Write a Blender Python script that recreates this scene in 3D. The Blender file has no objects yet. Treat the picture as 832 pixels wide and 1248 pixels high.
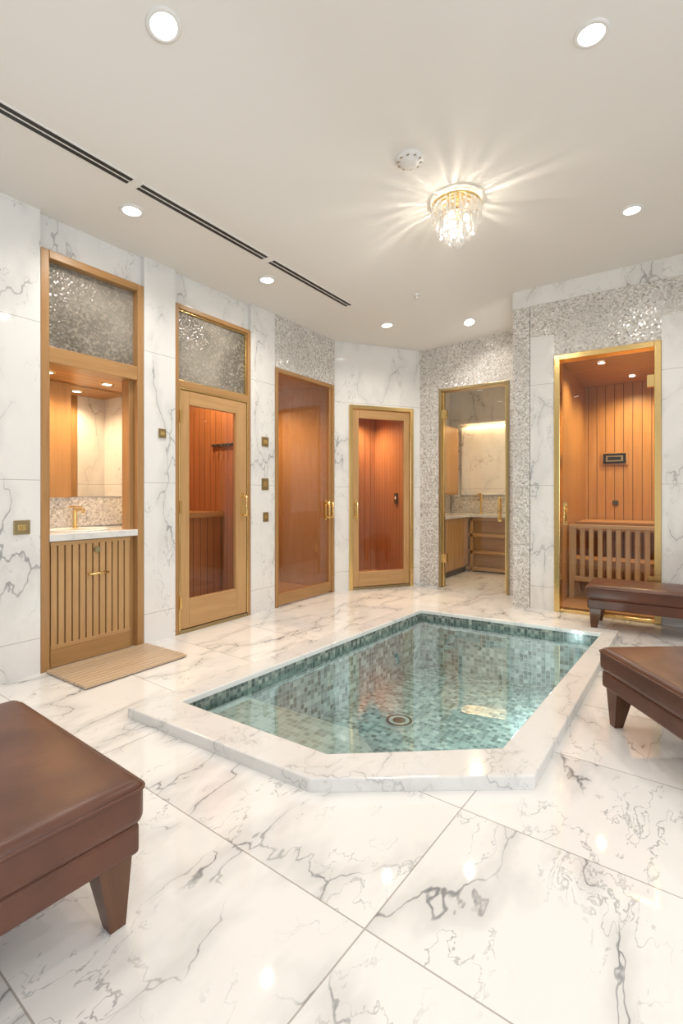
import bpy, bmesh, math, random
from mathutils import Vector, Matrix
random.seed(7)
D = bpy.data
SC = bpy.context.scene
COL = SC.collection

# ------------------------------------------------------------------ node helpers
class NT:
    def __init__(s, name):
        m = D.materials.new(name); m.use_nodes = True
        s.m = m; s.t = m.node_tree; s.t.nodes.clear()
        s.out = s.t.nodes.new('ShaderNodeOutputMaterial')
    def n(s, typ, **kw):
        nd = s.t.nodes.new(typ)
        for k, v in kw.items(): setattr(nd, k, v)
        return nd
    def l(s, a, b): s.t.links.new(a, b)
    def inp(s, sock, v):
        if isinstance(v, bpy.types.NodeSocket): s.l(v, sock)
        else: sock.default_value = v
    def math(s, op, a, b=0.0, c=None, clamp=False):
        nd = s.n('ShaderNodeMath', operation=op, use_clamp=clamp)
        s.inp(nd.inputs[0], a); s.inp(nd.inputs[1], b)
        if c is not None: s.inp(nd.inputs[2], c)
        return nd.outputs[0]
    def vmath(s, op, a, b=(0, 0, 0), scale=None):
        nd = s.n('ShaderNodeVectorMath', operation=op)
        s.inp(nd.inputs[0], a)
        if scale is not None: s.inp(nd.inputs[3], scale)
        else: s.inp(nd.inputs[1], b)
        return nd.outputs[0]
    def mix(s, f, a, b, blend='MIX'):
        nd = s.n('ShaderNodeMix', data_type='RGBA', blend_type=blend)
        s.inp(nd.inputs[0], f)
        s.inp(nd.inputs[6], a if isinstance(a, bpy.types.NodeSocket) else (*a, 1))
        s.inp(nd.inputs[7], b if isinstance(b, bpy.types.NodeSocket) else (*b, 1))
        return nd.outputs[2]
    def rng(s, v, a, b, c=0.0, d=1.0, smooth=False):
        nd = s.n('ShaderNodeMapRange')
        if smooth: nd.interpolation_type = 'SMOOTHSTEP'
        s.inp(nd.inputs[0], v)
        for i, x in enumerate((a, b, c, d)): s.inp(nd.inputs[i + 1], x)
        return nd.outputs[0]
    def noise(s, vec, scale, detail=3.0, rough=0.5, dist=0.0):
        nd = s.n('ShaderNodeTexNoise')
        s.inp(nd.inputs['Vector'], vec); nd.inputs['Scale'].default_value = scale
        nd.inputs['Detail'].default_value = detail; nd.inputs['Roughness'].default_value = rough
        nd.inputs['Distortion'].default_value = dist
        return nd.outputs['Fac'], nd.outputs['Color']
    def sep(s, v):
        nd = s.n('ShaderNodeSeparateXYZ'); s.l(v, nd.inputs[0]); return nd.outputs
    def comb(s, x, y, z=0.0):
        nd = s.n('ShaderNodeCombineXYZ')
        for i, q in enumerate((x, y, z)): s.inp(nd.inputs[i], q)
        return nd.outputs[0]
    def white(s, vec):
        nd = s.n('ShaderNodeTexWhiteNoise', noise_dimensions='3D'); s.l(vec, nd.inputs['Vector'])
        return nd.outputs['Value'], nd.outputs['Color']
    def bump(s, h, strength=0.3, dist=0.01):
        nd = s.n('ShaderNodeBump'); nd.inputs['Strength'].default_value = strength
        nd.inputs['Distance'].default_value = dist; s.l(h, nd.inputs['Height']); return nd.outputs[0]
    def principled(s, color, rough=0.5, metal=0.0, normal=None, **kw):
        p = s.n('ShaderNodeBsdfPrincipled')
        s.inp(p.inputs['Base Color'], color if isinstance(color, bpy.types.NodeSocket) else (*color, 1))
        s.inp(p.inputs['Roughness'], rough); s.inp(p.inputs['Metallic'], metal)
        if normal is not None: s.l(normal, p.inputs['Normal'])
        for k, v in kw.items(): s.inp(p.inputs[k.replace('_', ' ')], v)
        s.l(p.outputs[0], s.out.inputs[0]); return p
    def pos(s): return s.n('ShaderNodeNewGeometry').outputs['Position']
    def uv(s): return s.n('ShaderNodeUVMap').outputs[0]

def mapping(t, vec, rot=(0, 0, 0), scale=(1, 1, 1), loc=(0, 0, 0)):
    nd = t.n('ShaderNodeMapping'); t.l(vec, nd.inputs[0])
    nd.inputs['Location'].default_value = loc
    nd.inputs['Rotation'].default_value = [math.radians(a) for a in rot]
    nd.inputs['Scale'].default_value = scale
    return nd.outputs[0]

def marble(name, kind='wall', white=(0.83, 0.815, 0.79), grey=(0.17, 0.175, 0.185), rough=0.08, amt=1.0, scale=1.0, thick=1.0, halo_a=0.2):
    t = NT(name); P = t.pos(); joint = None
    if kind == 'floor':
        R = t.vmath('ADD', P, (0.66, -1.06, 0))
        R = mapping(t, R, rot=(0, 0, 2.5))
        x, y, z = t.sep(R)
        sx = t.math('DIVIDE', x, 1.36)
        sy = t.math('DIVIDE', y, 0.60)
        fx = t.math('FRACT', t.math('ADD', sx, 10)); fy = t.math('FRACT', t.math('ADD', sy, 10))
        def edge(f, w):
            a = t.math('MINIMUM', f, t.math('SUBTRACT', 1.0, f)); return t.math('LESS_THAN', a, w)
        joint = t.math('MAXIMUM', edge(fx, 0.0017), edge(fy, 0.0038))
        idv = t.comb(t.math('FLOOR', t.math('ADD', sx, 10)), t.math('FLOOR', t.math('ADD', sy, 10)), 3.0)
        wv, wc = t.white(idv)
        P = t.vmath('ADD', P, t.vmath('SCALE', wc, scale=7.0))
        M = mapping(t, P, rot=(0, 0, 28), scale=(1.9, 0.85, 1))
    elif kind == 'wall':
        x, y, z = t.sep(P)
        f = t.math('FRACT', t.math('DIVIDE', t.math('ADD', z, 0.75), 0.97))
        a = t.math('MINIMUM', f, t.math('SUBTRACT', 1.0, f)); joint = t.math('LESS_THAN', a, 0.0018)
        M = mapping(t, P, rot=(35, 25, 10), scale=(1.5, 1.5, 0.8))
    else:
        M = mapping(t, P, rot=(20, 20, 30), scale=(1.8, 1.2, 1.5))
    nf, nc = t.noise(M, 1.6 * scale, 4, 0.55)
    d = t.vmath('SCALE', t.vmath('SUBTRACT', nc, (0.5, 0.5, 0.5)), scale=0.9)
    M2 = t.vmath('ADD', M, d)
    nf2, nc2 = t.noise(M, 9 * scale, 3, 0.6)
    M2 = t.vmath('ADD', M2, t.vmath('SCALE', t.vmath('SUBTRACT', nc2, (0.5, 0.5, 0.5)), scale=0.10))
    vo = t.n('ShaderNodeTexVoronoi', feature='DISTANCE_TO_EDGE'); t.l(M2, vo.inputs['Vector'])
    vo.inputs['Scale'].default_value = 1.35 * scale
    mk, _ = t.noise(M, 2.0 * scale, 3)
    wv = t.rng(mk, 0.36, 0.66, 0.006 * thick, 0.050 * thick)
    v1 = t.rng(vo.outputs['Distance'], 0.0, wv, 1.0, 0.0, True)
    mask1 = t.rng(mk, 0.38, 0.52, 0, 1, True)
    v1 = t.math('MULTIPLY', v1, mask1)
    n3, _ = t.noise(M2, 2.6 * scale, 5, 0.55)
    v2 = t.rng(t.math('ABSOLUTE', t.math('SUBTRACT', n3, 0.5)), 0.0, 0.016 * thick, 1.0, 0.0, True)
    mk2, _ = t.noise(t.vmath('ADD', M, (5, 3, 1)), 1.7 * scale, 2)
    v2 = t.math('MULTIPLY', v2, t.rng(mk2, 0.42, 0.6, 0, 0.7, True))
    blot, _ = t.noise(M2, 3.0 * scale, 6, 0.65)
    halo = t.math('MULTIPLY', t.rng(vo.outputs['Distance'], 0.0, 0.18, 1, 0, True), t.math('MULTIPLY', mask1, halo_a))
    v = t.math('MAXIMUM', v1, v2)
    v = t.math('MULTIPLY', v, t.rng(blot, 0.3, 0.6, 0.4, 1.0))
    v = t.math('MAXIMUM', v, halo)
    v = t.math('MULTIPLY', v, amt, clamp=True)
    cl = t.rng(blot, 0.35, 0.75, 0, 0.12)
    base = t.mix(cl, white, (0.60, 0.60, 0.60))
    c = t.mix(v, base, grey)
    if joint is not None:
        c = t.mix(t.math('MULTIPLY', joint, 0.65), c, (0.26, 0.22, 0.18))
    t.principled(c, rough, Specular_IOR_Level=0.65)
    return t.m

def mosaic_chip(name):
    t = NT(name); P = t.pos()
    vo = t.n('ShaderNodeTexVoronoi', feature='F1'); t.l(P, vo.inputs['Vector']); vo.inputs['Scale'].default_value = 75
    ve = t.n('ShaderNodeTexVoronoi', feature='DISTANCE_TO_EDGE'); t.l(P, ve.inputs['Vector']); ve.inputs['Scale'].default_value = 75
    r, g, b = t.sep(vo.outputs['Color'])
    cr = t.n('ShaderNodeValToRGB'); t.l(r, cr.inputs[0])
    e = cr.color_ramp.elements
    e[0].position = 0; e[0].color = (0.36, 0.33, 0.30, 1)
    e[1].position = 1; e[1].color = (0.86, 0.84, 0.81, 1)
    for p_, c_ in ((0.15, (0.52, 0.49, 0.45)), (0.5, (0.67, 0.64, 0.60)), (0.8, (0.77, 0.75, 0.71))):
        q = e.new(p_); q.color = (*c_, 1)
    gr = t.rng(ve.outputs['Distance'], 0.0, 0.06, 1, 0)
    big, _ = t.noise(P, 2.2, 4)
    c = t.mix(gr, cr.outputs[0], (0.54, 0.51, 0.47))
    c = t.mix(t.rng(big, 0.45, 0.62, 0, 0.28, True), c, (0.48, 0.46, 0.43))
    geo = t.n('ShaderNodeNewGeometry').outputs['Normal']
    nrm = t.vmath('NORMALIZE', t.vmath('ADD', geo, t.vmath('SCALE', t.vmath('SUBTRACT', vo.outputs['Color'], (0.5, 0.5, 0.5)), scale=0.18)))
    t.principled(c, t.rng(g, 0, 1, 0.12, 0.3), t.math('MULTIPLY', t.math('GREATER_THAN', b, 0.88), 0.4), nrm)
    return t.m

def wood(name, col, dark, w=0.0, rough=0.35, groove=0.07, gstr=1.0):
    t = NT(name); U = t.uv(); u, v, _ = t.sep(U)
    if w > 0:
        q = t.math('DIVIDE', u, w); pid = t.math('FLOOR', q); fr = t.math('FRACT', q)
    else:
        pid = t.math('FLOOR', t.math('MULTIPLY', u, 0.0)); fr = None
    rv, _c = t.white(t.comb(pid, 1.3, 2.1))
    g, _ = t.noise(t.comb(t.math('MULTIPLY', u, 28), t.math('MULTIPLY', v, 1.6), t.math('MULTIPLY', rv, 30)), 1.0, 4, 0.6, 0.6)
    g2, _ = t.noise(t.comb(t.math('MULTIPLY', u, 160), t.math('MULTIPLY', v, 5), rv), 1.0, 2, 0.6)
    f = t.math('ADD', t.rng(g, 0.3, 0.7, 0, 0.75), t.rng(g2, 0.3, 0.7, 0, 0.25))
    c = t.mix(f, col, dark)
    if w > 0:
        c = t.mix(t.math('MULTIPLY', rv, 0.35), c, tuple(x * 0.62 for x in col))
        gm = t.math('LESS_THAN', fr, groove)
        c = t.mix(t.math('MULTIPLY', gm, 0.85 * gstr), c, tuple(x * 0.12 for x in dark))
        h = t.math('SUBTRACT', 1.0, gm)
        t.principled(c, rough, 0, t.bump(h, 0.6, 0.004))
    else:
        t.principled(c, rough, 0, t.bump(g2, 0.06, 0.002))
    return t.m

def simple(name, col, rough=0.5, metal=0.0, nscale=0, bstr=0.0, var=0.22, **kw):
    t = NT(name)
    P = t.n('ShaderNodeTexCoord').outputs['Object']
    f, _ = t.noise(P, nscale or 6, 3)
    c = t.mix(t.rng(f, 0.3, 0.7, 0, var), col, tuple(x * 0.8 for x in col))
    t.principled(c, rough, metal, t.bump(f, bstr, 0.003) if bstr else None, **kw)
    return t.m

def schlick(t, f0=0.04, p=5.0, normal=None):
    lw = t.n('ShaderNodeLayerWeight'); lw.inputs['Blend'].default_value = 0.5
    if normal is not None: t.l(normal, lw.inputs['Normal'])
    return t.math('ADD', t.math('MULTIPLY', t.math('POWER', lw.outputs['Facing'], p), 1 - f0), f0, clamp=True)

def clearglass(name, tint=(0.96, 0.97, 0.96), f0=0.045, rough=0.0, diffuse=None):
    t = NT(name)
    tr = t.n('ShaderNodeBsdfTransparent'); tr.inputs[0].default_value = (*tint, 1)
    gl = t.n('ShaderNodeBsdfGlossy'); gl.inputs['Roughness'].default_value = rough
    gl.inputs[0].default_value = (1, 1, 1, 1)
    mx = t.n('ShaderNodeMixShader'); t.l(schlick(t, f0), mx.inputs[0]); t.l(tr.outputs[0], mx.inputs[1]); t.l(gl.outputs[0], mx.inputs[2])
    o = mx.outputs[0]
    if diffuse:
        df = t.n('ShaderNodeBsdfDiffuse'); df.inputs[0].default_value = (*diffuse[0], 1)
        m2 = t.n('ShaderNodeMixShader'); m2.inputs[0].default_value = diffuse[1]
        t.l(o, m2.inputs[1]); t.l(df.outputs[0], m2.inputs[2]); o = m2.outputs[0]
    t.l(o, t.out.inputs[0]); return t.m

def emis(name, col, s):
    t = NT(name); e = t.n('ShaderNodeEmission'); e.inputs[0].default_value = (*col, 1); e.inputs[1].default_value = s
    t.l(e.outputs[0], t.out.inputs[0]); return t.m

# ------------------------------------------------------------------ materials
M_floor = marble('marble_floor', 'floor', amt=0.92, rough=0.03, scale=1.0, thick=0.58, halo_a=0.24)
M_wall = marble('marble_wall', 'wall', amt=0.72, rough=0.07, thick=0.5, halo_a=0.2)
M_cope = marble('marble_coping', 'cope', white=(0.76, 0.745, 0.72), amt=0.5, rough=0.12, scale=1.3, thick=.7)
M_chip = mosaic_chip('shell_mosaic')
M_ceil = simple('ceiling_paint', (0.82, 0.785, 0.74), 0.85, nscale=0.6, var=0.06)
M_oak = wood('oak', (0.46, 0.255, 0.10), (0.33, 0.17, 0.06))
M_oakslat = wood('oak_slat', (0.57, 0.34, 0.15), (0.43, 0.24, 0.095))
M_cedar = wood('cedar_planks', (0.60, 0.31, 0.10), (0.46, 0.205, 0.058), w=0.095)
M_cedred = wood('cedar_planks_red', (0.54, 0.235, 0.095), (0.41, 0.15, 0.052), w=0.085)
M_cedarb = wood('cedar_board', (0.53, 0.29, 0.115), (0.40, 0.20, 0.07))
M_pale = wood('pale_cedar', (0.62, 0.41, 0.22), (0.46, 0.29, 0.135))
M_mat = wood('pale_mat_wood', (0.64, 0.48, 0.33), (0.50, 0.36, 0.23))
M_bathwood = wood('bathroom_oak', (0.42, 0.22, 0.09), (0.28, 0.135, 0.05))
M_brass = simple('brushed_brass', (0.82, 0.60, 0.26), 0.22, 1.0)
M_brassd = simple('aged_brass', (0.42, 0.33, 0.18), 0.35, 1.0)
M_black = simple('black_slot', (0.015, 0.014, 0.013), 0.5)
M_white = simple('white_plastic', (0.82, 0.80, 0.77), 0.4)
M_screen = simple('screen_black', (0.01, 0.01, 0.012), 0.1)
M_mirror = simple('mirror_silver', (0.88, 0.88, 0.87), 0.01, 1.0, nscale=1)
M_glass = clearglass('door_glass')
M_bronze = clearglass('bronze_glass', (0.88, 0.68, 0.46), 0.12, 0.0, ((0.34, 0.20, 0.10), 0.16))
M_wing = clearglass('window_glass', (0.97, 0.98, 1.0))
M_lens = emis('downlight_lens', (1.0, 0.94, 0.85), 9)
M_dark = simple('dark_stone', (0.05, 0.045, 0.04), 0.5)
M_ceramic = simple('ceramic_white', (0.85, 0.84, 0.82), 0.08)

def m_leather():
    t = NT('brown_leather'); P = t.n('ShaderNodeTexCoord').outputs['Object']
    f, _ = t.noise(P, 5, 4); f2, _ = t.noise(P, 130, 3)
    c = t.mix(t.rng(f, 0.3, 0.7), (0.135, 0.048, 0.025), (0.075, 0.026, 0.014))
    h = t.math('ADD', t.math('MULTIPLY', f2, 0.3), f)
    t.principled(c, t.rng(f, 0.3, 0.7, 0.27, 0.40), 0, t.bump(h, 0.25, 0.006)); return t.m
M_leather = m_leather()
M_leg = wood('walnut_leg', (0.14, 0.058, 0.026), (0.08, 0.030, 0.013))

def m_textured_glass():
    t = NT('rain_glass'); P = t.pos()
    vo = t.n('ShaderNodeTexVoronoi', feature='SMOOTH_F1'); t.l(P, vo.inputs['Vector']); vo.inputs['Scale'].default_value = 62
    n, _ = t.noise(P, 2.0, 2)
    c = t.mix(t.rng(n, 0.35, 0.65), (0.13, 0.115, 0.09), (0.31, 0.28, 0.235))
    r, g, b = t.sep(vo.outputs['Color'])
    c = t.mix(t.rng(r, 0.4, 0.9, 0, .45), c, (0.52, 0.46, 0.37))
    p = t.principled(c, 0.12, 0.0, t.bump(vo.outputs['Distance'], 0.9, 0.007), Specular_IOR_Level=0.7)
    return t.m
M_rain = m_textured_glass()

def m_pooltile(name, size, mode=0):
    t = NT(name); u, v, _ = t.sep(t.uv())
    a = t.math('DIVIDE', u, size); b = t.math('DIVIDE', v, size)
    wv, wc = t.white(t.comb(t.math('FLOOR', a), t.math('FLOOR', b), 0.5))
    cr = t.n('ShaderNodeValToRGB'); t.l(wv, cr.inputs[0]); e = cr.color_ramp.elements
    cols = [[(0.15, 0.19, 0.19), (0.23, 0.285, 0.28), (0.32, 0.38, 0.37), (0.43, 0.49, 0.47), (0.60, 0.64, 0.61)],
            [(0.06, 0.085, 0.075), (0.10, 0.13, 0.115), (0.15, 0.185, 0.16), (0.23, 0.265, 0.225), (0.36, 0.39, 0.33)],
            [(0.36, 0.38, 0.34), (0.44, 0.46, 0.42), (0.52, 0.53, 0.49), (0.60, 0.60, 0.56), (0.70, 0.69, 0.64)]][mode]
    e[0].position = 0; e[0].color = (*cols[0], 1); e[1].position = 1; e[1].color = (*cols[4], 1)
    for i in (1, 2, 3): q = e.new(i * 0.25); q.color = (*cols[i], 1)
    def edge(f):
        f = t.math('FRACT', f); return t.math('LESS_THAN', t.math('MINIMUM', f, t.math('SUBTRACT', 1.0, f)), 0.05)
    g = t.math('MAXIMUM', edge(a), edge(b))
    c = t.mix(g, cr.outputs[0], [(0.50, 0.55, 0.53), (0.27, 0.29, 0.26), (0.66, 0.66, 0.62)][mode])
    t.principled(c, 0.2, 0, t.bump(t.math('SUBTRACT', 1.0, g), 0.3, 0.003)); return t.m
M_ptile = m_pooltile('pool_mosaic', 0.034)
M_pband = m_pooltile('pool_waterline_mosaic', 0.027, 1)
M_pstep = m_pooltile('pool_step_mosaic', 0.034, 2)

def m_water():
    t = NT('pool_water'); P = t.pos()
    n, _ = t.noise(P, 3.5, 2, 0.5, 0.3)
    nm = t.bump(n, 0.08, 0.03)
    tr = t.n('ShaderNodeBsdfTransparent'); tr.inputs[0].default_value = (0.72, 0.885, 0.90, 1)
    gl = t.n('ShaderNodeBsdfGlossy'); gl.inputs['Roughness'].default_value = 0.0; t.l(nm, gl.inputs['Normal'])
    mx = t.n('ShaderNodeMixShader'); t.l(schlick(t, 0.06, 3.0), mx.inputs[0])
    t.l(tr.outputs[0], mx.inputs[1]); t.l(gl.outputs[0], mx.inputs[2]); t.l(mx.outputs[0], t.out.inputs[0]); return t.m
M_water = m_water()

def m_crystal():
    t = NT('crystal')
    tr = t.n('ShaderNodeBsdfTransparent'); tr.inputs[0].default_value = (0.92, 0.92, 0.91, 1)
    gl = t.n('ShaderNodeBsdfGlossy'); gl.inputs['Roughness'].default_value = 0.03
    mx = t.n('ShaderNodeMixShader'); t.l(schlick(t, 0.28, 2.0), mx.inputs[0])
    t.l(tr.outputs[0], mx.inputs[1]); t.l(gl.outputs[0], mx.inputs[2])
    em = t.n('ShaderNodeEmission'); em.inputs[0].default_value = (1, 0.93, 0.82, 1); em.inputs[1].default_value = 0.10  # faint glow put into the rods in place of lamplight caught in them
    ad = t.n('ShaderNodeAddShader'); t.l(mx.outputs[0], ad.inputs[0]); t.l(em.outputs[0], ad.inputs[1])
    t.l(ad.outputs[0], t.out.inputs[0]); return t.m
M_crystal = m_crystal()

# ------------------------------------------------------------------ mesh builder
class MB:
    def __init__(s, name):
        s.name = name; s.v = []; s.f = []; s.mi = []; s.uv = []; s.sm = []; s.mats = []
    def mat(s, m):
        if m not in s.mats: s.mats.append(m)
        return s.mats.index(m)
    def face(s, pts, m, uv=None, smooth=False):
        i0 = len(s.v); s.v += [tuple(p) for p in pts]; s.f.append(list(range(i0, i0 + len(pts))))
        s.mi.append(s.mat(m)); s.sm.append(smooth)
        if uv is None: uv = [(p[0], p[1]) for p in pts]
        s.uv.append(uv)
    def box(s, x0, x1, y0, y1, z0, z1, m, grain=None):
        lo = (x0, y0, z0); hi = (x1, y1, z1); i0 = len(s.v)
        for k in range(8):
            s.v.append((hi[0] if k & 1 else lo[0], hi[1] if k & 2 else lo[1], hi[2] if k & 4 else lo[2]))
        dims = [hi[i] - lo[i] for i in range(3)]
        if grain is None: grain = dims.index(max(dims))
        F = [((0, 4, 6, 2), 0), ((1, 3, 7, 5), 0), ((0, 1, 5, 4), 1), ((2, 6, 7, 3), 1), ((0, 2, 3, 1), 2), ((4, 5, 7, 6), 2)]
        for idx, ax in F:
            o = [a for a in range(3) if a != ax]
            va = grain if grain in o else o[1]
            ua = [a for a in o if a != va][0]
            s.f.append([i0 + k for k in idx]); s.mi.append(s.mat(m)); s.sm.append(False)
            s.uv.append([(s.v[i0 + k][ua], s.v[i0 + k][va]) for k in idx])
    def cyl(s, c, r0, h, m, axis=2, r1=None, seg=24, cap=True, smooth=True):
        """cylinder/cone starting at c, running +h along axis"""
        if r1 is None: r1 = r0
        i0 = len(s.v); a, b = [(1, 2), (2, 0), (0, 1)][axis]
        for j, (r, t) in enumerate(((r0, 0), (r1, h))):
            for k in range(seg):
                p = list(c); th = 2 * math.pi * k / seg
                p[a] += r * math.cos(th); p[b] += r * math.sin(th); p[axis] += t; s.v.append(tuple(p))
        for k in range(seg):
            k2 = (k + 1) % seg
            s.f.append([i0 + k, i0 + k2, i0 + seg + k2, i0 + seg + k]); s.mi.append(s.mat(m)); s.sm.append(smooth)
            s.uv.append([(k / seg * .1, 0), ((k + 1) / seg * .1, 0), ((k + 1) / seg * .1, h), (k / seg * .1, h)])
        if cap:
            for base, rev in ((i0, True), (i0 + seg, False)):
                idx = [base + k for k in range(seg)]
                if rev: idx.reverse()
                s.f.append(idx); s.mi.append(s.mat(m)); s.sm.append(False); s.uv.append([(0, 0)] * seg)
    def lathe(s, c, prof, m, seg=32):
        i0 = len(s.v); n = len(prof)
        for r, z in prof:
            for k in range(seg):
                th = 2 * math.pi * k / seg; s.v.append((c[0] + r * math.cos(th), c[1] + r * math.sin(th), c[2] + z))
        for j in range(n - 1):
            for k in range(seg):
                k2 = (k + 1) % seg
                s.f.append([i0 + j * seg + k, i0 + j * seg + k2, i0 + (j + 1) * seg + k2, i0 + (j + 1) * seg + k])
                s.mi.append(s.mat(m)); s.sm.append(True); s.uv.append([(0, 0)] * 4)
    def build(s, parent=None, loc=(0, 0, 0), rot=0.0, bevel=0.0, seg=2, fixn=False):
        me = D.meshes.new(s.name); me.from_pydata(s.v, [], s.f)
        for m in s.mats: me.materials.append(m)
        ul = me.uv_layers.new(name='UVMap'); k = 0
        for pi, p in enumerate(me.polygons):
            p.material_index = s.mi[pi]; p.use_smooth = s.sm[pi]
            for q in s.uv[pi]: ul.data[k].uv = q; k += 1
        me.validate(); me.update()
        o = D.objects.new(s.name, me); COL.objects.link(o)
        o.location = loc; o.rotation_euler = (0, 0, rot)
        if parent is not None: o.parent = parent
        if bevel > 0:
            b = o.modifiers.new('Bevel', 'BEVEL'); b.width = bevel; b.segments = seg; b.limit_method = 'ANGLE'; b.angle_limit = math.radians(40)
        return o

def empty(name, loc=(0, 0, 0), rot=0.0):
    e = D.objects.new(name, None); e.empty_display_size = 0.1; COL.objects.link(e)
    e.location = loc; e.rotation_euler = (0, 0, rot); return e

def light(name, typ, loc, energy, col=(1, 0.9, 0.78), parent=None, rot=(0, 0, 0), **kw):
    l = D.lights.new(name, typ); l.energy = energy; l.color = col
    for k, v in kw.items(): setattr(l, k, v)
    o = D.objects.new(name, l); COL.objects.link(o); o.location = loc; o.rotation_euler = rot
    if parent is not None: o.parent = parent
    return o

# wall frames: (origin, angle) local x = along wall, local y = depth behind the wall face
WL = ((-3.24, 0.0, 0), math.radians(90))
WA = ((-3.24, 4.56, 0), math.atan2(0.92, 0.62))
WB = ((-2.62, 5.48, 0), 0.0)
WR = ((-1.373, 4.98, 0), 0.0)
HT = 3.25
WARM = (1.0, 0.70, 0.40)

def sm(t):
    t = max(0.0, min(1.0, t)); return t * t * (3 - 2 * t)
def ceil_z(x, y):
    a = sm((x + 2.6) / 1.3); base = 2.85 + 0.25 * a
    if y > 4.98:
        b = sm((y - 4.98) / 0.5); base = base * (1 - b) + (2.85 + 0.05 * a) * b
    return base

# ------------------------------------------------------------------ room shell
def at(b, W, **k): return b.build(loc=W[0], rot=W[1], **k)

b = MB('wall_left')
b.box(-2.6, 1.44, 0, .14, 0, HT, M_wall)
b.box(1.44, 2.15, .04, .14, 2.63, HT, M_wall)
b.box(2.15, 2.42, 0, .14, 0, HT, M_wall)
b.box(2.42, 3.24, .04, .14, 2.605, HT, M_wall)
b.box(3.24, 3.56, 0, .14, 0, HT, M_wall)
b.box(3.56, 4.54, .0, .14, 2.34, HT, M_chip)
b.box(4.54, 4.57, 0, .14, 0, HT, M_chip)
at(b, WL)
b = MB('wall_corner')
b.box(0, .173, 0, .12, 0, HT, M_wall)
b.box(1.011, 1.12, 0, .12, 0, HT, M_wall)
b.box(.173, 1.011, 0, .12, 2.137, HT, M_wall)
at(b, WA)
b = MB('wall_back')
b.box(0, .25, 0, .12, 0, HT, M_chip)
b.box(1.07, 1.26, 0, .12, 0, HT, M_chip)
b.box(.25, 1.07, 0, .12, 2.355, HT, M_chip)
at(b, WB)
b = MB('wall_right')
b.box(0, .16, 0, .12, 0, 2.93, M_chip)
b.box(.165, .383, 0, .12, 0, 2.62, M_wall)
b.box(.383, 1.235, 0, .12, 2.415, 2.62, M_chip)
b.box(.165, 3.75, 0, .12, 2.62, 2.93, M_chip)
b.box(.16, .165, .006, .12, 0, 2.93, M_dark)
b.box(1.235, 3.75, 0, .12, 0, 2.62, M_wall)
b.box(0, 3.75, -.008, .12, 2.93, HT, M_wall)
b.box(0, .12, .12, .62, 0, HT, M_chip)
at(b, WR)
b = MB('wall_rear'); b.box(-3.38, 2.5, -2.62, -2.5, 0, HT, M_wall); b.build()
b = MB('wall_side')
b.box(2.38, 2.5, 1.4, 5.1, 0, HT, M_wall); b.box(2.38, 2.5, -2.5, -2.2, 0, HT, M_wall)
b.box(2.38, 2.5, -2.2, 1.4, 0, .5, M_wall); b.box(2.38, 2.5, -2.2, 1.4, 2.6, HT, M_wall)
b.build()
w = empty('fill_window_1', (2.44, -.4, 1.55), math.radians(90))  # unseen window, added to bring soft fill into the room
b = MB('frame')
for x in (-1.77, -.6, .6, 1.77): b.box(x - .03, x + .03, -.04, .04, -1.05, 1.05, M_white)
for z in (-1.02, 1.02): b.box(-1.8, 1.8, -.04, .04, z - .03, z + .03, M_white)
b.build(parent=w)
b = MB('pane'); b.face([(-1.8, 0, -1), (1.8, 0, -1), (1.8, 0, 1), (-1.8, 0, 1)], M_wing); b.build(parent=w)

# ceiling
me = D.meshes.new('ceiling'); bm = bmesh.new()
xs = [-3.45 + i * 0.075 for i in range(81)]; ys = [-2.65 + i * 0.075 for i in range(86)] + [3.8 + i * 0.04 for i in range(1, 48)]
gv = [[bm.verts.new((x, y, ceil_z(x, y))) for x in xs] for y in ys]
for j in range(len(ys) - 1):
    for i in range(len(xs) - 1):
        f = bm.faces.new((gv[j][i], gv[j + 1][i], gv[j + 1][i + 1], gv[j][i + 1])); f.smooth = True
bm.to_mesh(me); bm.free(); me.materials.append(M_ceil)
o = D.objects.new('ceiling', me); COL.objects.link(o)

# floor with pool opening
P_OUT = [(-2.25, 1.40), (-1.13, 1.43), (-.45, 1.92), (-.40, 4.34), (-2.10, 4.28)]
P_IN = [(-2.09, 1.60), (-1.18, 1.61), (-.61, 2.06), (-.50, 4.19), (-1.95, 4.11)]
bm = bmesh.new()
def loop(pts, z=0.0):
    vs = [bm.verts.new((x, y, z)) for x, y in pts]
    return [bm.edges.new((vs[i], vs[(i + 1) % len(vs)])) for i in range(len(vs))]
cx, cy = -1.3, 2.9
hole = [(cx + (x - cx) * .96, cy + (y - cy) * .96) for x, y in P_OUT]
ed = loop([(-5.6, -2.7), (2.6, -2.7), (2.6, 7.6), (-5.6, 7.6)]) + loop(hole)
bmesh.ops.triangle_fill(bm, use_beauty=True, edges=ed)
for f in bm.faces:
    if f.normal.z < 0: f.normal_flip()
me = D.meshes.new('floor'); bm.to_mesh(me); bm.free(); me.materials.append(M_floor)
o = D.objects.new('floor', me); COL.objects.link(o)

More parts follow.
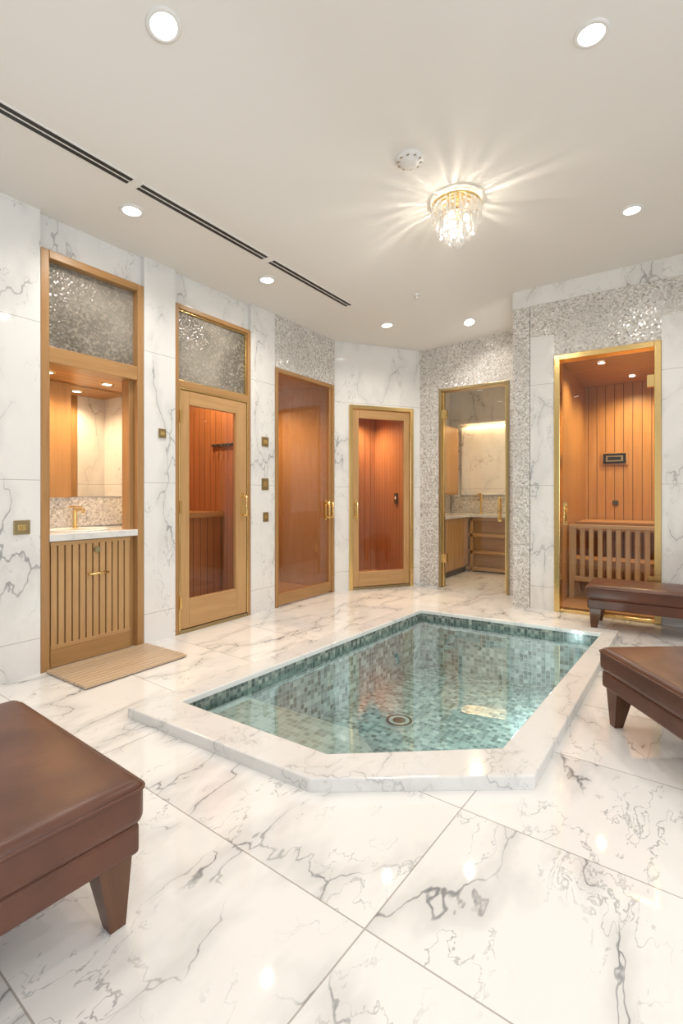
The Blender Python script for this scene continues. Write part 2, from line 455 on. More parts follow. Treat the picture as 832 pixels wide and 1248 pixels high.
# ------------------------------------------------------------------ pool
pool = empty('plunge_pool', (0, 0, 0))
b = MB('coping'); n = 5; zt = .052
for i in range(n):
    j = (i + 1) % n; a0, a1, c0, c1 = P_OUT[i], P_OUT[j], P_IN[i], P_IN[j]
    b.face([(*a0, zt), (*a1, zt), (*c1, zt), (*c0, zt)], M_cope)
    b.face([(*a0, .0), (*a1, .0), (*a1, zt), (*a0, zt)], M_cope)
    b.face([(*c0, zt), (*c1, zt), (*c1, .022), (*c0, .022)], M_cope)
o = b.build(parent=pool)
bmx = bmesh.new(); bmx.from_mesh(o.data); bmesh.ops.remove_doubles(bmx, verts=bmx.verts, dist=1e-5); bmesh.ops.recalc_face_normals(bmx, faces=bmx.faces); bmx.to_mesh(o.data); bmx.free()
bv = o.modifiers.new('Bevel', 'BEVEL'); bv.width = .008; bv.segments = 3; bv.limit_method = 'ANGLE'
ZF = -.44; ZW = -.02
b = MB('basin'); dist = 0
ins = [(cx + (x - cx) * 1.004, cy + (y - cy) * 1.004) for x, y in P_IN]
for i in range(n):
    j = (i + 1) % n; c0, c1 = ins[i], ins[j]; L = math.dist(c0, c1)
    b.face([(*c1, .025), (*c0, .025), (*c0, -.08), (*c1, -.08)], M_pband, [(dist + L, .025), (dist, .025), (dist, -.08), (dist + L, -.08)])
    b.face([(*c1, -.08), (*c0, -.08), (*c0, ZF), (*c1, ZF)], M_ptile, [(dist + L, -.08), (dist, -.08), (dist, ZF), (dist + L, ZF)])
    dist += L
b.face([(*p, ZF) for p in ins], M_ptile)
b.build(parent=pool)
b = MB('entry_step'); zs = -.05
st = [(-2.085, 1.605), (-1.19, 1.615), (-.98, 1.78), (-1.30, 2.02), (-2.06, 2.0)]
b.face([(*p, zs) for p in st], M_pstep)
for i in range(5):
    p, q = st[i], st[(i + 1) % 5]; L = math.dist(p, q)
    b.face([(*p, ZF), (*q, ZF), (*q, zs), (*p, zs)], M_ptile, [(0, ZF), (L, ZF), (L, zs), (0, zs)])
b.build(parent=pool)
b = MB('water'); b.face([(*p, ZW) for p in P_IN], M_water); b.build(parent=pool)
b = MB('drain'); b.cyl((-1.58, 2.98, ZF + .001), .095, .006, M_ptile); b.lathe((-1.58, 2.98, ZF + .007), [(.09, 0), (.075, .004), (.071, .0)], M_dark); b.lathe((-1.58, 2.98, ZF + .007), [(.045, .0), (.035, .004), (.0, .004)], M_dark)
b.build(parent=pool)
for i, (x, y) in enumerate([(-.540, 3.45), (-.577, 2.7)]):
    b = MB('pool_light_%d' % (i + 1)); b.cyl((x, y, -.27), .045, -.02, M_brassd, axis=0); b.cyl((x - .012, y, -.27), .035, -.012, M_lens, axis=0); b.build(parent=pool)
    light('pool_lamp_%d' % (i + 1), 'POINT', (x - .16, y, -.18), 9, (0.88, 1.0, 1.0), pool, shadow_soft_size=.04)

# ------------------------------------------------------------------ doors
def pull(b, x, z, y=-.0, h=.2, side=1):
    """D handle standing off the leaf toward -y"""
    b.cyl((x, y - .05, z - h / 2), .009, h, M_brass, axis=2, seg=14)
    for zz in (z - h / 2 + .01, z + h / 2 - .01): b.cyl((x, y - .055, zz), .009, .055, M_brass, axis=1, seg=14)
    b.box(x - .018, x + .018, y - .006, y, z - h / 2 - .02, z + h / 2 + .02, M_brass)

def frame(b, x0, x1, z1, w, d0, d1, m, z0=0.0, bot=False):
    b.box(x0, x0 + w, d0, d1, z0, z1, m); b.box(x1 - w, x1, d0, d1, z0, z1, m)
    b.box(x0 + w, x1 - w, d0, d1, z1 - w, z1, m)
    if bot: b.box(x0 + w, x1 - w, d0, d1, z0, z0 + w, m)

# framed vanity niche with transom
def door_niche():
    e = empty('trim_1', *WL)
    b = MB('frame'); frame(b, 1.442, 2.148, 2.628, .05, .0, .14, M_oak)
    b.box(1.492, 2.098, .004, .13, 1.93, 2.03, M_oak)
    b.box(1.492, 1.51, .03, .14, 0, 1.93, M_oak)
    b.box(2.06, 2.098, .05, .14, 0, 1.93, M_oak)
    b.build(parent=e, bevel=.004)
    b = MB('transom_glass'); b.box(1.492, 2.098, .06, .068, 2.03, 2.58, M_rain); b.build(parent=e)
door_niche()

def door_sauna2():
    e = empty('door_1', *WL)
    b = MB('frame'); frame(b, 2.422, 3.238, 2.603, .035, .004, .13, M_oak)
    b.box(2.457, 3.203, -.0, .12, 1.945, 2.0, M_oak)
    frame(b, 2.457, 3.203, 2.568, .012, .02, .06, M_brass, z0=2.0, bot=True)
    frame(b, 2.457, 3.203, 1.945, .012, .0, .05, M_brass)
    b.build(parent=e, bevel=.003)
    b = MB('transom_glass'); b.box(2.469, 3.191, .04, .048, 2.012, 2.556, M_rain); b.build(parent=e)
    b = MB('leaf')
    x0, x1, z0, z1 = 2.472, 3.188, .035, 1.93
    b.box(x0, x0 + .085, .005, .045, z0, z1, M_oakslat); b.box(x1 - .125, x1, .005, .045, z0, z1, M_oakslat)
    b.box(x0 + .085, x1 - .125, .005, .045, z0, z0 + .23, M_oakslat); b.box(x0 + .085, x1 - .125, .005, .045, z1 - .11, z1, M_oakslat)
    b.build(parent=e, bevel=.004)
    b = MB('pane'); b.face([(x0 + .08, .025, .26), (x1 - .12, .025, .26), (x1 - .12, .025, 1.83), (x0 + .08, .025, 1.83)], M_glass); b.build(parent=e)
    b = MB('handle'); pull(b, x1 - .05, 1.0, .005, .19); b.build(parent=e)
    b = MB('hinges')
    for z in (.25, 1.0, 1.72): b.box(2.455, 2.475, -.012, .01, z - .05, z + .05, M_brass)
    b.box(2.457, 3.203, .0, .12, 0, .03, M_brassd)
    b.build(parent=e)
door_sauna2()

def door_bronze():
    e = empty('door_2', *WL)
    b = MB('frame'); frame(b, 3.562, 4.538, 2.338, .04, -.012, .13, M_oak); b.build(parent=e, bevel=.003)
    b = MB('pane'); b.face([(3.602, .02, .12), (4.498, .02, .12), (4.498, .02, 2.30), (3.602, .02, 2.30)], M_bronze); b.build(parent=e)
    b = MB('rails'); b.box(3.602, 4.498, .0, .04, .02, .125, M_oak); b.box(4.46, 4.498, .0, .04, .125, 2.30, M_oak)
    b.build(parent=e, bevel=.003)
    b = MB('handle'); pull(b, 4.40, .93, .01, .18); pull(b, 4.46, .93, .0, .18); b.build(parent=e)
door_bronze()

def door_corner():
    e = empty('door_3', *WA)
    b = MB('frame'); frame(b, .173, 1.011, 2.137, .045, -.02, .11, M_brass); b.box(.218, .966, -.01, .1, 0, .03, M_brassd); b.build(parent=e, bevel=.004)
    x0, x1, z0, z1 = .222, .962, .035, 2.088
    b = MB('leaf')
    b.box(x0, x0 + .075, -.005, .035, z0, z1, M_oakslat); b.box(x1 - .075, x1, -.005, .035, z0, z1, M_oakslat)
    b.box(x0 + .075, x1 - .075, -.005, .035, z0, z0 + .17, M_oakslat); b.box(x0 + .075, x1 - .075, -.005, .035, z1 - .10, z1, M_oakslat)
    b.build(parent=e, bevel=.004)
    b = MB('pane'); b.face([(x0 + .07, .015, .2), (x1 - .07, .015, .2), (x1 - .07, .015, 2.0), (x0 + .07, .015, 2.0)], M_glass); b.build(parent=e)
    b = MB('handle'); pull(b, x0 + .035, .92, -.005, .19); b.build(parent=e)
    b = MB('hinges')
    for z in (.25, 1.9): b.box(x1 - .01, x1 + .02, -.03, 0, z - .05, z + .05, M_brass)
    b.build(parent=e)
door_corner()

def door_bath():
    e = empty('door_4', *WB)
    b = MB('frame'); frame(b, .25, 1.07, 2.355, .03, -.012, .12, M_brassd); b.build(parent=e, bevel=.003)
    b = MB('pane'); b.face([(.285, .03, .02), (1.035, .03, .02), (1.035, .03, 2.32), (.285, .03, 2.32)], M_glass); b.build(parent=e)
    b = MB('edge'); b.box(.285, .30, .02, .04, .02, 2.32, M_brass); b.box(1.02, 1.035, .02, .04, .02, 2.32, M_brass); b.build(parent=e)
    b = MB('handle'); pull(b, .96, .94, .03, .24); b.build(parent=e)
    b = MB('hinges')
    for z in (.35, 2.05): b.box(.28, .34, -.0, .05, z - .05, z + .05, M_brass)
    b.build(parent=e)
door_bath()

def door_sauna6():
    e = empty('door_5', *WR)
    b = MB('frame'); frame(b, .385, 1.233, 2.413, .05, -.02, .12, M_brass); b.box(.435, 1.183, -.01, .1, 0, .03, M_brass); b.build(parent=e, bevel=.004)
    b = MB('pane'); b.face([(.44, .03, .03), (1.178, .03, .03), (1.178, .03, 2.36), (.44, .03, 2.36)], M_glass); b.build(parent=e)
    b = MB('handle'); pull(b, .475, .92, .03, .17); b.build(parent=e)
    b = MB('hinges')
    for z in (.35, 2.08): b.box(1.13, 1.185, .0, .05, z - .05, z + .05, M_brass)
    b.build(parent=e)
door_sauna6()

# ------------------------------------------------------------------ interior rooms
def room_box(name, W, x0, x1, y0, y1, z1, mw, mc, mf):
    t = .02
    b = MB(name)
    b.box(x0 - t, x0, y0, y1 + t, 0, z1, mw, 2); b.box(x1, x1 + t, y0, y1 + t, 0, z1, mw, 2)
    b.box(x0, x1, y1, y1 + t, 0, z1, mw, 2)
    b.box(x0 - t, x1 + t, y0, y1 + t, z1, z1 + t, mc, 0)
    b.box(x0, x1, y0, y1, .002, .02, mf, 0)
    return b.build(loc=W[0], rot=W[1])

def inlamp(W, x, y, z, e, col=WARM, r=.03, name='downlight'):
    c = empty(name, (W[0][0] + math.cos(W[1]) * x - math.sin(W[1]) * y, W[0][1] + math.sin(W[1]) * x + math.cos(W[1]) * y, z))
    b = MB('trim_ring'); b.lathe((0, 0, 0), [(.032, -.0), (.034, -.006), (.048, -.005), (.05, 0)], M_brass, 24); b.build(parent=c)
    b = MB('lens'); b.cyl((0, 0, -.004), .032, .003, M_lens); b.build(parent=c)
    light('lamp', 'SPOT', (0, 0, -.03), e, col, c, spot_size=math.radians(150), spot_blend=.8, shadow_soft_size=r)
    return c

# vanity niche (left wall)
b = MB('wall_niche')
b.box(1.40, 2.40, .56, .58, 0, 2.0, M_wall); b.box(1.38, 1.40, .14, .58, 0, 2.0, M_wall); b.box(2.385, 2.405, .14, .58, 0, 2.0, M_wall)
b.box(1.38, 2.405, .13, .58, 1.935, 1.955, M_cedar, 0)
b.box(1.40, 2.385, .545, .56, .86, 1.08, M_chip)
b.box(1.40, 1.885, .52, .56, 1.08, 1.93, M_cedarb, 2)
b.build(loc=WL[0], rot=WL[1])
b = MB('vanity_mirror'); b.box(1.89, 2.38, .54, .555, 1.085, 1.93, M_mirror); b.build(loc=WL[0], rot=WL[1])
inlamp(WL, 1.62, .30, 1.933, 16); inlamp(WL, 2.05, .32, 1.933, 20)

van = empty('vanity_cabinet', *WL)
b = MB('carcass'); b.box(1.512, 2.058, .07, .54, .02, .805, M_oak, 2)
b.box(1.512, 2.058, .03, .07, .005, .12, M_oak, 0); b.build(parent=van)
b = MB('slatted_front')
b.box(1.512, 2.058, .052, .06, .12, .80, M_dark, 2)
nsl = 12; wsl = (2.058 - 1.512) / nsl
for i in range(nsl):
    b.box(1.512 + i * wsl + .004, 1.512 + (i + 1) * wsl - .005, .03, .054, .135, .79, M_oakslat)
b.box(1.512, 2.058, .028, .052, .12, .145, M_oakslat); b.box(1.512, 2.058, .028, .052, .775, .80, M_oakslat)
b.build(parent=van, bevel=.002)
b = MB('countertop'); b.box(1.495, 2.10, .0, .16, .805, .85, M_cope); b.box(1.41, 2.38, .16, .54, .805, .85, M_cope); b.build(parent=van, bevel=.004)
b = MB('basin'); b.lathe((1.82, .30, .851), [(.21, .0), (.21, .008), (.195, .008), (.16, -.02), (.0, -.03)], M_ceramic, 40); b.build(parent=van)
b = MB('bar_handle'); b.cyl((1.74, -.0, .57), .009, .14, M_brass, axis=0, seg=14)
for x in (1.755, 1.865): b.cyl((x, -.0, .57), .006, .03, M_brass, axis=1, seg=12)
b.cyl((1.81, .012, .73), .02, .018, M_brassd, axis=1, seg=20); b.build(parent=van)
b = MB('faucet')
fy, fx = .49, 1.90
b.cyl((fx, fy, .85), .014, .14, M_brass, seg=16); b.cyl((fx, fy - .125, .99), .011, .13, M_brass, axis=1, seg=16); b.cyl((fx, fy - .115, .965), .01, .03, M_brass, seg=14); b.cyl((fx, fy, .85), .024, .012, M_brass)
b.box(fx - .05, fx + .05, fy - .008, fy + .008, 1.005, 1.015, M_brass); b.build(parent=van, bevel=.002)

# slatted mat
b = MB('wooden_bath_mat')
for i in range(11):
    b.box(-3.21 + i * .042, -3.21 + i * .042 + .035, 1.46, 2.15, .006, .020, M_mat)
b.box(-3.21, -2.76, 1.47, 2.14, .001, .003, M_leg)  # dark sheet under the slats, stands in for shade in the gaps
for y in (1.52, 1.8, 2.06): b.box(-3.21, -2.76, y, y + .03, .003, .007, M_mat)
b.build(bevel=.002)

def bench(name, W, x0, x1, y0, y1, z, m=M_pale, slat=.09):
    e = empty(name, *W)
    b = MB('seat_slats'); y = y0
    while y + slat * .85 <= y1 + .001: b.box(x0, x1, y, y + slat * .85, z - .025, z, m, 0); y += slat
    b.build(parent=e, bevel=.003)
    b = MB('frame')
    b.box(x0, x1, y0 + .01, y0 + .035, z - .10, z - .026, m, 0)
    for x in (x0 + .03, x1 - .08): b.box(x, x + .05, y0 + .02, y0 + .07, .02, z - .026, m, 2)
    b.build(parent=e, bevel=.002)
    return e

# room behind door_1
room_box('wall_sauna', WL, 2.46, 3.42, .14, 1.6, 2.58, M_cedred, M_cedred, M_cedarb)
b = MB('sauna_bench'); b.box(2.47, 3.41, .55, 1.59, .88, .93, M_cedarb, 0)
b.box(2.47, 3.41, .59, .61, .02, .88, M_cedred, 2); b.build(loc=WL[0], rot=WL[1])
inlamp(WL, 3.0, .5, 2.575, 85, (1, .70, .42))
b = MB('robe_hook_rail'); b.box(3.40, 3.415, .40, .72, 1.59, 1.615, M_dark)
for i in range(5): b.cyl((3.365, .43 + i * .065, 1.60), .006, .04, M_dark, axis=0, seg=10)
b.build(loc=WL[0], rot=WL[1])
# room behind door_2
room_box('wall_steam_room', WL, 3.48, 4.60, .14, 1.6, 2.38, M_cedarb, M_cedarb, M_cedarb)
bench('sauna_bench', WL, 3.50, 4.59, 1.05, 1.58, .48, M_cedarb)
inlamp(WL, 4.0, .8, 2.375, 80, (1, .78, .52))
# room behind door_3
room_box('wall_infrared_sauna', WA, .02, 1.10, .13, 1.25, 2.25, M_cedred, M_cedred, M_cedarb)
inlamp(WA, .60, 1.0, 2.245, 85, (1, .72, .44))
b = MB('sauna_thermometer'); b.box(1.08, 1.098, .55, .62, .98, 1.12, M_dark); b.cyl((1.078, .585, 1.06), .022, .004, M_white, axis=0, seg=18); b.build(loc=WA[0], rot=WA[1])

# bathroom behind door_4 (world coords)
b = MB('wall_bathroom')
b.box(-3.04, -3.0, 5.84, 7.40, 0, 2.7, M_wall); b.box(-1.30, -1.26, 5.62, 7.40, 0, 2.7, M_wall)
b.box(-3.04, -1.26, 7.36, 7.40, 0, 2.7, M_wall)
b.face([(-2.62, 5.62, 0), (-3.0, 5.86, 0), (-3.0, 5.86, 2.7), (-2.62, 5.62, 2.7)], M_wall)
b.build()
b = MB('ceiling_bathroom'); b.box(-3.04, -1.26, 5.60, 7.40, 2.7, 2.74, M_ceil); b.build()
bv = empty('bathroom_vanity', (0, 0, 0))
b = MB('side_cabinet'); b.box(-2.99, -2.53, 5.95, 6.85, .08, .78, M_bathwood, 2); b.box(-2.99, -2.56, 5.97, 6.85, .0, .08, M_dark)
for i in range(10): b.box(-2.53, -2.515, 5.96 + i * .089, 5.96 + i * .089 + .078, .10, .77, M_oakslat, 2)
b.build(parent=bv, bevel=.002)
b = MB('back_shelves')
for z in (.02, .26, .50, .73): b.box(-2.99, -1.31, 6.87, 7.35, z, z + .045, M_oakslat, 0)
for x in (-2.99, -2.50, -1.90, -1.345): b.box(x, x + .04, 6.87, 7.35, 0, .775, M_oakslat, 2)
b.box(-2.99, -1.31, 6.97, 7.35, .02, .775, M_oakslat, 0)
b.build(parent=bv, bevel=.002)
b = MB('countertop'); b.box(-2.99, -2.49, 5.93, 6.84, .78, .82, M_cope); b.box(-2.99, -1.31, 6.84, 7.355, .78, .82, M_cope); b.build(parent=bv, bevel=.003)
b = MB('backsplash'); b.box(-2.97, -1.31, 7.34, 7.358, .82, 1.08, M_chip); b.box(-2.998, -2.98, 5.93, 7.34, .82, 1.08, M_chip); b.build(parent=bv)
b = MB('faucet'); fx, fy = -2.45, 7.2
b.cyl((fx, fy, .82), .014, .30, M_brass, seg=16); b.cyl((fx, fy - .14, 1.11), .011, .15, M_brass, axis=1, seg=16); b.cyl((fx, fy - .13, 1.07), .01, .04, M_brass, seg=12); b.box(fx - .07, fx + .07, fy - .008, fy + .008, 1.02, 1.035, M_brass); b.build(parent=bv, bevel=.002)
b = MB('tall_mirror_cabinet'); b.box(-2.998, -2.80, 6.0, 7.19, 1.10, 2.1, M_cedarb, 2); b.box(-2.80, -2.795, 6.06, 6.62, 1.16, 2.04, M_mirror); b.box(-2.80, -2.79, 6.66, 7.17, 1.13, 2.07, M_oakslat, 2); b.build()
b = MB('lit_marble_panel'); b.box(-2.78, -1.4, 7.28, 7.357, 1.10, 2.12, M_wall); b.build()
light('cove_lamp', 'AREA', (-2.1, 7.25, 2.16), 6, (1, .64, .30), D.objects['lit_marble_panel'], (math.radians(20), 0, 0), shape='RECTANGLE', size=1.3, size_y=.04)
b = MB('cove_shelf'); b.box(-2.79, -1.32, 7.20, 7.357, 2.165, 2.19, M_wall); b.build()
inlamp(((0, 0, 0), 0), -2.2, 6.3, 2.69, 36, (1, .74, .44)); inlamp(((0, 0, 0), 0), -1.7, 6.0, 2.69, 24, (1, .76, .48))

# sauna behind door_5
room_box('wall_dry_sauna', ((0, 0, 0), 0), -.985, 1.1, 5.10, 6.75, 2.43, M_cedar, M_cedar, M_cedarb)
W0 = ((0, 0, 0), 0)
bench('sauna_bench', W0, -.97, 1.08, 6.1, 6.73, .80, M_cedarb); bench('sauna_bench', W0, -.97, 1.08, 5.72, 6.08, .42, M_cedarb)
b = MB('sauna_railing')
b.box(-.97, 1.08, 5.60, 5.68, .755, .79, M_pale, 0); b.box(-.97, 1.08, 5.62, 5.66, .20, .25, M_pale, 0)
x = -.95
while x < 1.05: b.box(x, x + .045, 5.625, 5.655, .25, .755, M_pale, 2); x += .082
for x in (-.97, .05, 1.03): b.box(x, x + .05, 5.615, 5.665, .02, .755, M_pale, 2)
b.build(bevel=.003)
b = MB('sauna_control_panel'); b.box(-.80, -.52, 6.725, 6.748, 1.46, 1.61, M_cedarb, 0); b.box(-.78, -.54, 6.715, 6.726, 1.475, 1.595, M_screen)
b.box(-.75, -.57, 6.712, 6.716, 1.50, 1.57, M_brassd)
b.box(-.73, -.59, 6.710, 6.713, 1.515, 1.555, M_screen)
b.build()
b = MB('sauna_thermometer'); b.box(-.68, -.62, 6.73, 6.748, .98, 1.03, M_dark); b.build()
inlamp(W0, -.66, 5.55, 2.425, 36, (1, .78, .48)); inlamp(W0, -.45, 6.35, 2.425, 46, (1, .78, .48)); inlamp(W0, -.12, 6.0, 2.425, 34, (1, .78, .48)); inlamp(W0, .5, 5.9, 2.425, 24, (1, .78, .48))

# ------------------------------------------------------------------ switches
def plate(x, z, W, w=.07, h=.07, name='light_switch'):
    e = empty(name, *W)
    b = MB('plate'); b.box(x - w / 2, x + w / 2, -.008, .0, z - h / 2, z + h / 2, M_brassd); b.build(parent=e, bevel=.002)
    b = MB('toggle'); b.box(x - w * .25, x + w * .25, -.012, -.008, z - h * .2, z + h * .2, M_brass); b.build(parent=e, bevel=.001)
plate(1.335, .905, WL, .09, .085); plate(2.30, 1.565, WL, .065, .07)
plate(3.42, 1.60, WL, .09, .09); plate(3.42, 1.20, WL, .09, .11); plate(3.43, .89, WL, .07, .09)

# ------------------------------------------------------------------ ceiling fixtures
def downlight(x, y, r=.052, e=41, col=(1, .925, .83)):
    z = ceil_z(x, y); c = empty('downlight', (x, y, z))
    sl = (ceil_z(x + .05, y) - ceil_z(x - .05, y)) / .1; sy = (ceil_z(x, y + .05) - ceil_z(x, y - .05)) / .1
    c.rotation_euler = (math.atan(sy), -math.atan(sl), 0)
    b = MB('trim_ring'); b.lathe((0, 0, 0), [(r, -.002), (r + .002, -.01), (r + .018, -.007), (r + .02, .003)], M_white, 36); b.build(parent=c)
    b = MB('lens'); b.cyl((0, 0, -.006), r, .004, M_lens, seg=36); b.build(parent=c)
    light('lamp', 'SPOT', (0, 0, -.02), e, col, c, spot_size=math.radians(155), spot_blend=1.0, shadow_soft_size=.03)
for (x, y) in [(-.32, 2.37), (-2.78, 1.76), (-2.77, 2.95), (-2.5, 4.45), (-1.88, 5.15), (-.285, 4.0), (1.4, 3.6)]:  # the last one is out of view, added as fill
    downlight(x, y)
for (x, y) in [(-1.75, 1.25), (-1.7, -.6), (.4, .3), (1.4, 1.6), (1.3, -1.3), (-2.78, .3)]:  # only the first is in view; the rest are added as fill
    downlight(x, y, e=28)

def slot(y0, y1):
    b = MB('linear_slot_diffuser'); x = -2.53
    z = ceil_z(x, 0)
    b.box(x - .040, x + .040, y0, y1, z - .004, z + .004, M_white)
    b.box(x - .032, x - .007, y0 + .01, y1 - .01, z - .006, z - .003, M_black)
    b.box(x + .007, x + .032, y0 + .01, y1 - .01, z - .006, z - .003, M_black)
    b.build()
slot(-1.0, .55); slot(.56, 1.60); slot(1.64, 2.68); slot(2.73, 3.79)

zc = ceil_z(-1.33, 2.64)
b = MB('smoke_detector'); b.lathe((-1.33, 2.64, zc), [(.085, .0), (.085, -.012), (.078, -.02), (.06, -.022), (.058, -.03), (.03, -.036), (0, -.036)], M_white, 36)
for k in range(10):
    a = k * .628; b.box(-1.33 + .068 * math.cos(a) - .008, -1.33 + .068 * math.cos(a) + .008, 2.64 + .068 * math.sin(a) - .003, 2.64 + .068 * math.sin(a) + .003, zc - .024, zc - .02, M_brassd)
b.build()
zc = ceil_z(-2.02, 4.16)
b = MB('sprinkler_head'); b.lathe((-2.02, 4.16, zc), [(.035, .004), (.035, -.006), (.012, -.008), (.01, -.03), (.022, -.032), (.022, -.036), (0, -.037)], M_white, 24); b.build()

cx0, cy0 = -1.26, 3.20; zc = ceil_z(cx0, cy0)
ch = empty('crystal_ceiling_light', (cx0, cy0, zc))
b = MB('brass_canopy'); b.lathe((0, 0, 0), [(.06, .002), (.06, -.03), (.0, -.03)], M_brass, 40)
def torus_prof(r, z, m):
    b.lathe((0, 0, z), [(r - .006, 0), (r - .003, .009), (r + .003, .009), (r + .006, 0), (r + .003, -.009), (r - .003, -.009), (r - .006, 0)], m, 48)
for r, z in ((.160, -.035), (.125, -.035), (.085, -.035), (.045, -.035)): torus_prof(r, z, M_brass)
for k in range(8):
    a = k * math.pi / 4; c_, s_ = math.cos(a), math.sin(a)
    b.face([(c_ * .04 - s_ * .004, s_ * .04 + c_ * .004, -.031), (c_ * .165 - s_ * .004, s_ * .165 + c_ * .004, -.031), (c_ * .165 + s_ * .004, s_ * .165 - c_ * .004, -.031), (c_ * .04 + s_ * .004, s_ * .04 - c_ * .004, -.031)], M_brass)
b.build(parent=ch)
b = MB('crystal_rods')
for r, nn, z0, L in ((.160, 30, -.045, .11), (.125, 24, -.05, .175), (.085, 16, -.05, .225), (.045, 8, -.05, .26)):
    for k in range(nn):
        a = 2 * math.pi * (k + .5 * random.random()) / nn; x, y = r * math.cos(a), r * math.sin(a)
        b.cyl((x, y, z0 - L * .93), .0085, L * .93, M_crystal, seg=6, smooth=False)
        b.cyl((x, y, z0 - L), .001, L * .07, M_crystal, r1=.0085, seg=6, smooth=False)
b.build(parent=ch)
b = MB('bulbs')
for k in range(3):
    a = k * 2 * math.pi / 3 + .4; b.lathe((.065 * math.cos(a), .065 * math.sin(a), -.12), [(0, -.025), (.014, -.018), (.018, 0), (.014, .018), (0, .025)], M_lens, 16)
b.build(parent=ch)
for k in range(3):
    a = k * 2 * math.pi / 3 + .4
    light('lamp_%d' % (k + 1), 'POINT', (.065 * math.cos(a), .065 * math.sin(a), -.175), 6.5, (1, .90, .76), ch, shadow_soft_size=.01)

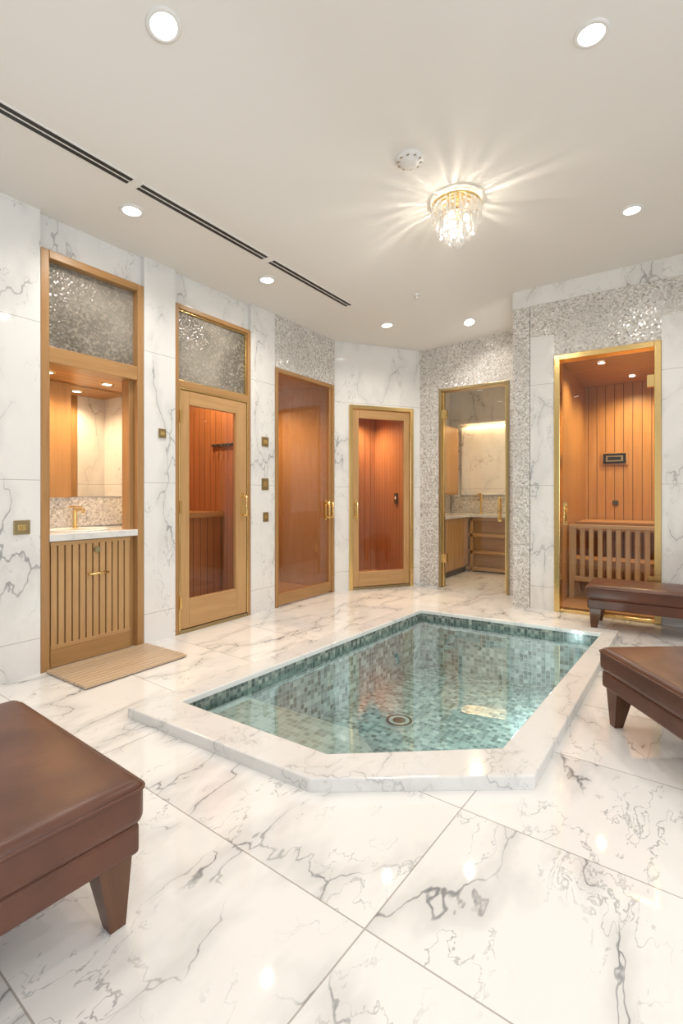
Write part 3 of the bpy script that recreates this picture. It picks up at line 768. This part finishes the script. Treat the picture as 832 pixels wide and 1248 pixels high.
# ------------------------------------------------------------------ ottomans
def ottoman(loc, rot, W, Dp, H=.40):
    """local origin at one top corner footprint (0,0); extends +x by W and -y by Dp"""
    e = empty('leather_ottoman', loc, rot)
    me = D.meshes.new('cushion'); bm = bmesh.new(); nx, ny = 14, 14
    zt, zb = H, H - .125
    def P(i, j, top):
        u, v = i / nx, j / ny; x = u * W; y = -v * Dp
        z = zt + .012 * (1 - (2 * u - 1) ** 4) * (1 - (2 * v - 1) ** 4) - .010 if top else zb
        return (x, y, z)
    T = [[bm.verts.new(P(i, j, True)) for j in range(ny + 1)] for i in range(nx + 1)]
    B = [[bm.verts.new(P(i, j, False)) if i in (0, nx) or j in (0, ny) else None for j in range(ny + 1)] for i in range(nx + 1)]
    for i in range(nx):
        for j in range(ny): bm.faces.new((T[i][j], T[i][j + 1], T[i + 1][j + 1], T[i + 1][j]))
        bm.faces.new((T[i][0], T[i + 1][0], B[i + 1][0], B[i][0])); bm.faces.new((T[i + 1][ny], T[i][ny], B[i][ny], B[i + 1][ny]))
    for j in range(ny):
        bm.faces.new((T[0][j + 1], T[0][j], B[0][j], B[0][j + 1])); bm.faces.new((T[nx][j], T[nx][j + 1], B[nx][j + 1], B[nx][j]))
    ring = [B[i][0] for i in range(nx + 1)] + [B[nx][j] for j in range(1, ny + 1)] + [B[i][ny] for i in range(nx - 1, -1, -1)] + [B[0][j] for j in range(ny - 1, 0, -1)]
    bm.faces.new(ring); bmesh.ops.recalc_face_normals(bm, faces=bm.faces)
    for f in bm.faces: f.smooth = True
    bm.to_mesh(me); bm.free(); me.materials.append(M_leather)
    o = D.objects.new('cushion', me); COL.objects.link(o); o.parent = e
    bv = o.modifiers.new('Bevel', 'BEVEL'); bv.width = .03; bv.segments = 5; bv.limit_method = 'ANGLE'; bv.angle_limit = math.radians(45)
    b = MB('apron'); g = .012
    b.box(g, W - g, -Dp + g, -g, H - .200, H - .120, M_leather); b.build(parent=e, bevel=.012, seg=3)
    cu = D.curves.new('piping', 'CURVE'); cu.dimensions = '3D'; cu.bevel_depth = .005; cu.bevel_resolution = 2
    for zz in (H - .030,):
        sp = cu.splines.new('POLY'); q = .028; rr = []
        for (X, Y, a0) in ((W - q, -q, 0), (q, -q, 90), (q, -Dp + q, 180), (W - q, -Dp + q, 270)):
            for k in range(5):
                a = math.radians(a0 + k * 22.5); rr.append((X + q * math.cos(a), Y + q * math.sin(a)))
        sp.points.add(len(rr) - 1); sp.use_cyclic_u = True
        for p, (X, Y) in zip(sp.points, rr): p.co = (X, Y, zz, 1)
    cu.materials.append(M_leather)
    po = D.objects.new('piping', cu); COL.objects.link(po); po.parent = e
    k = 0
    for (lx, ly, sx, sy) in ((.07, -.07, 1, -1), (W - .07, -.07, -1, -1), (.07, -Dp + .07, 1, 1), (W - .07, -Dp + .07, -1, 1)):
        k += 1; b = MB('leg_%d' % k); zt_ = H - .198
        def ringp(c, hw, z): return [(c[0] - hw, c[1] - hw, z), (c[0] + hw, c[1] - hw, z), (c[0] + hw, c[1] + hw, z), (c[0] - hw, c[1] + hw, z)]
        lo = ringp((lx - sx * .012, ly - sy * .012), .020, 0.001); hi = ringp((lx + sx * .0, ly), .043, zt_)
        for i in range(4):
            j = (i + 1) % 4; b.face([lo[i], lo[j], hi[j], hi[i]], M_leg, [(0, 0), (.04, 0), (.06, zt_), (0, zt_)])
        b.face(lo[::-1], M_leg); b.face(hi, M_leg); b.build(parent=e)
    return e
# near-left: right-back corner at (-1.13,.76)
r1 = math.radians(-3)
ottoman((-1.13 - .85 * math.cos(r1), .76 - .85 * math.sin(r1), 0), r1, .85, 1.5, .38)
# right, turned toward the room
ottoman((-.335, 2.68, 0), math.radians(36.5), 1.25, .72, .375)
# right, by the sauna wall
ottoman((-.645, 4.90, 0), 0, 1.3, .47, .375)

# ------------------------------------------------------------------ added window fill, world
light('window_fill', 'AREA', (2.36, -.4, 1.55), 78, (.88, .94, 1.0), None, (math.radians(90), 0, math.radians(90)), shape='RECTANGLE', size=3.4, size_y=1.9)  # added area lamp at the unseen window, cool soft fill
wd = D.worlds.new('World'); SC.world = wd; wd.use_nodes = True
bg = wd.node_tree.nodes['Background']; bg.inputs[0].default_value = (.8, .88, 1, 1); bg.inputs[1].default_value = .8

# ------------------------------------------------------------------ camera
cam = D.cameras.new('camera'); co = D.objects.new('camera', cam); COL.objects.link(co)
co.location = (0, 0, 1.1); co.rotation_euler = (math.radians(90), 0, math.radians(34.6))
cam.sensor_fit = 'VERTICAL'; cam.sensor_height = 36; cam.lens = 600 * 36 / 1248; cam.shift_y = -21 / 1248; cam.clip_start = .05
SC.camera = co
SC.view_settings.view_transform = 'Standard'
SC.view_settings.look = 'None'
SC.view_settings.exposure = 0.0
